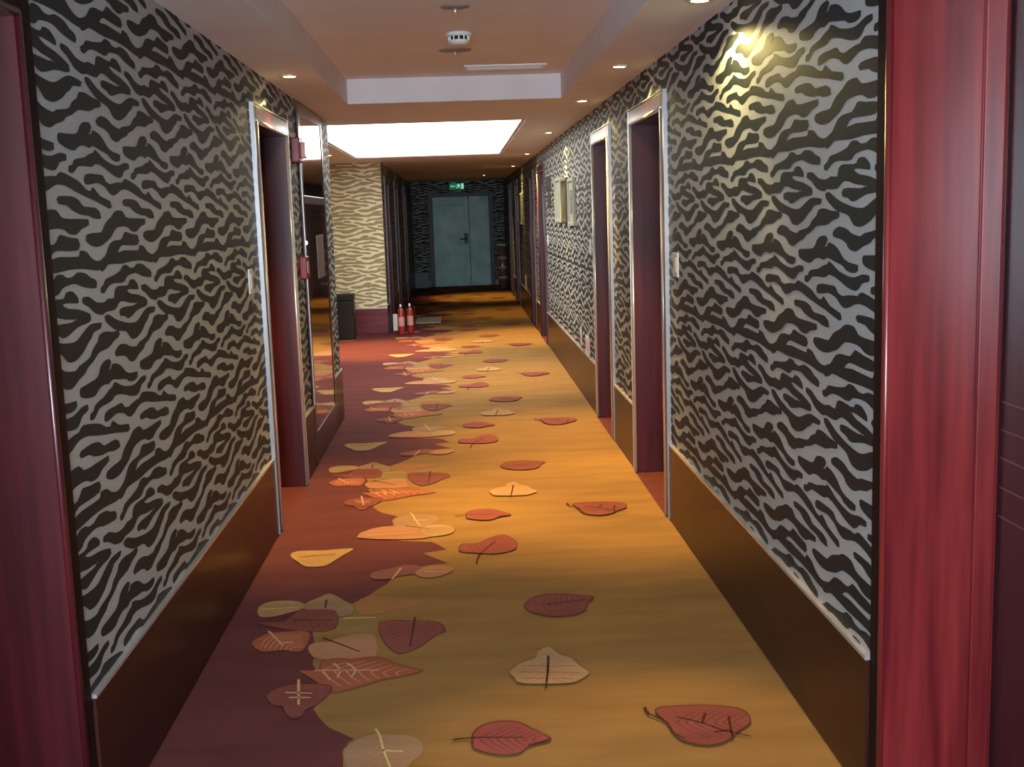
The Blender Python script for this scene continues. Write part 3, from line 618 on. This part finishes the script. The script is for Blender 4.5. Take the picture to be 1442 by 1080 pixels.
# alarm fittings beside it
a = tag(empty('fire_call_point', (XL, 6.86, 1.22)), 'red manual fire call point between the left door and the cabinet', 'fire alarm')
m = MB(); m.box(XL, XL + .045, 6.80, 6.92, 1.16, 1.29); m.build('housing', M['red'], a, bevel=.006)
m = MB(); m.box(XL + .0445, XL + .048, 6.825, 6.895, 1.19, 1.26); m.build('press_plate', M['pink'], a, bevel=.001)
a = tag(empty('alarm_sounder', (XL, 6.82, 1.9)), 'dull red alarm sounder with pink lens high beside the left door', 'fire alarm')
m = MB(); m.box(XL, XL + .05, 6.74, 6.90, 1.83, 1.97); m.build('housing', plain('mauve_red', (.26, .06, .09), .35), a, bevel=.008)
m = MB(); m.box(XL + .049, XL + .075, 6.775, 6.865, 1.855, 1.945); m.build('lens', M['pink'], a, bevel=.008)

# ------------------------------------------------------------------ lobby: litter bin and extinguisher
b = tag(empty('litter_bin', (-1.45, 14.42, 0)), 'black upright litter bin against the cream lobby wall', 'bin')
m = MB(); m.box(-1.57, -1.33, 14.30, 14.54, .015, .50); m.build('body', M['black'], b, bevel=.012, seg=3)
m = MB(); m.box(-1.575, -1.325, 14.295, 14.545, .505, .58); m.box(-1.51, -1.39, 14.293, 14.297, .52, .56); m.build('lid', M['black'], b, bevel=.01, seg=3)
m = MB(); m.box(-1.56, -1.34, 14.31, 14.53, .001, .014); m.build('plinth', M['steel'], b)
def extinguisher(x, y, lab, sc=1.0):
    e = tag(empty('fire_extinguisher', (x, y, 0)), lab, 'fire extinguisher', 'extinguishers by the lobby corner')
    m = MB(); m.lathe([(.05 * sc, .002), (.052 * sc, .02), (.052 * sc, .30), (.045 * sc, .335), (.02 * sc, .355), (.018 * sc, .37)], (x, y, 0), seg=24); m.build('cylinder', M['red'], e)
    m = MB(); m.box(x - .012, x + .012, y - .04, y + .02, .37, .385); m.box(x - .010, x + .010, y - .09, y - .02, .395, .405); m.box(x - .010, x + .010, y - .04, y - .03, .385, .4); m.build('lever', M['steel'], e)
    m = MB(); m.tube([(x + .01, y, .375), (x + .05, y - .01, .38), (x + .065, y - .01, .33), (x + .06, y - .01, .2), (x + .058, y - .01, .12)], .007); m.build('hose', M['black'], e)
    m = MB(); m.lathe([(.0525 * sc, .12), (.0525 * sc, .24)], (x, y, 0), seg=24, caps=False); m.build('paper_band', plain('band', (.6, .3, .26), .5), e)
extinguisher(-.775, 14.78, 'red fire extinguisher standing left of its twin by the lobby corner', .8)
extinguisher(-.665, 14.88, 'red fire extinguisher standing right of its twin by the lobby corner', .8)
m = MB(); m.box(-.92, -.86, 15.42, 15.5, .001, .22)
tag(m.build('door_wedge_box', M['white'], bevel=.004), 'small upright pale box on the floor behind the extinguishers', 'box')
m = MB(); m.box(-.66, -.30, 16.2, 17.1, .009, .022)  # thin pale grey strip just above the carpet
tag(m.build('floor_mat', noisy('mat_grey', (.34, .31, .27), (.44, .40, .35), 60, rough=.9), bevel=.003), 'pale grey mat lying on the carpet past the extinguishers', 'mat')

# far end: ash bin and carton
b = tag(empty('ashtray_bin', (.865, 23.4, 0)), 'slim banded bin with white top by the right end wall', 'bin')
m = MB(); m.lathe([(.085, .01), (.085, .86)], (.865, 23.4, 0), seg=28); m.build('body', plain('bin_brown', (.34, .22, .20), .3, .4), b)
M['band'] = plain('bin_band', (.75, .6, .55), .4)
for z in (.2, .4, .6):
    m = MB(); m.lathe([(.088, z), (.088, z + .05)], (.865, 23.4, 0), seg=28); m.build('band', M['band'], b)
m = MB(); m.lathe([(.09, .86), (.095, .87), (.095, .90), (.07, .91)], (.865, 23.4, 0), seg=28); m.build('top', M['white'], b)
m = MB(); m.lathe([(.09, .001), (.09, .012)], (.865, 23.4, 0), seg=28); m.build('foot', M['black'], b)
b = tag(empty('storage_carton', (-.8, 24.5, 0)), 'pale blue-grey box on the floor left of the end doors', 'box')
m = MB(); m.box(-.95, -.66, 24.36, 24.64, .010, .30); m.build('body', plain('carton', (.30, .32, .38), .6), b, bevel=.004)
m = MB(); m.box(-.955, -.655, 24.355, 24.645, .30, .33); m.build('lid', plain('carton_lid', (.38, .40, .46), .6), b, bevel=.004)

# ------------------------------------------------------------------ daylight
w = bpy.data.worlds.new('world'); bpy.context.scene.world = w; w.use_nodes = True
nt = w.node_tree; bg = nt.nodes['Background']
sky = nt.nodes.new('ShaderNodeTexSky'); sky.sky_type = 'NISHITA'; sky.sun_elevation = math.radians(35); sky.sun_rotation = math.radians(0); sky.sun_disc = False
nt.links.new(sky.outputs['Color'], bg.inputs['Color']); bg.inputs['Strength'].default_value = .25
A = bpy.data.lights.new('window_daylight', 'AREA'); A.shape = 'RECTANGLE'; A.size = WX1 - WX0 - .1; A.size_y = WZ1 - WZ0 - .1; A.energy = 185; A.color = (.74, .87, 1)
ao = bpy.data.objects.new('window_daylight', A); ao.location = ((WX0 + WX1) / 2, Y0 - .05, (WZ0 + WZ1) / 2); ao.rotation_euler = (math.radians(90), 0, 0); col.objects.link(ao)

# ------------------------------------------------------------------ camera
r_, d_, w_, f_ = DATA['cam']
cd = bpy.data.cameras.new('camera'); cam = bpy.data.objects.new('camera', cd); col.objects.link(cam)
R = Matrix((r_, [-x for x in d_], [-x for x in w_])).transposed()
cam.matrix_world = Matrix.Translation((0, 0, 1.5)) @ R.to_4x4()
cd.sensor_fit = 'HORIZONTAL'; cd.sensor_width = 36; cd.lens = f_ * 36 / 1442; cd.clip_start = .05; cd.clip_end = 200
sc = bpy.context.scene; sc.camera = cam
sc.view_settings.view_transform = 'Standard'; sc.view_settings.look = 'None'; sc.view_settings.exposure = .38; sc.view_settings.gamma = 1
sc.cycles.use_denoising = True
sc.cycles.max_bounces = 10; sc.cycles.diffuse_bounces = 6; sc.cycles.sample_clamp_indirect = 6
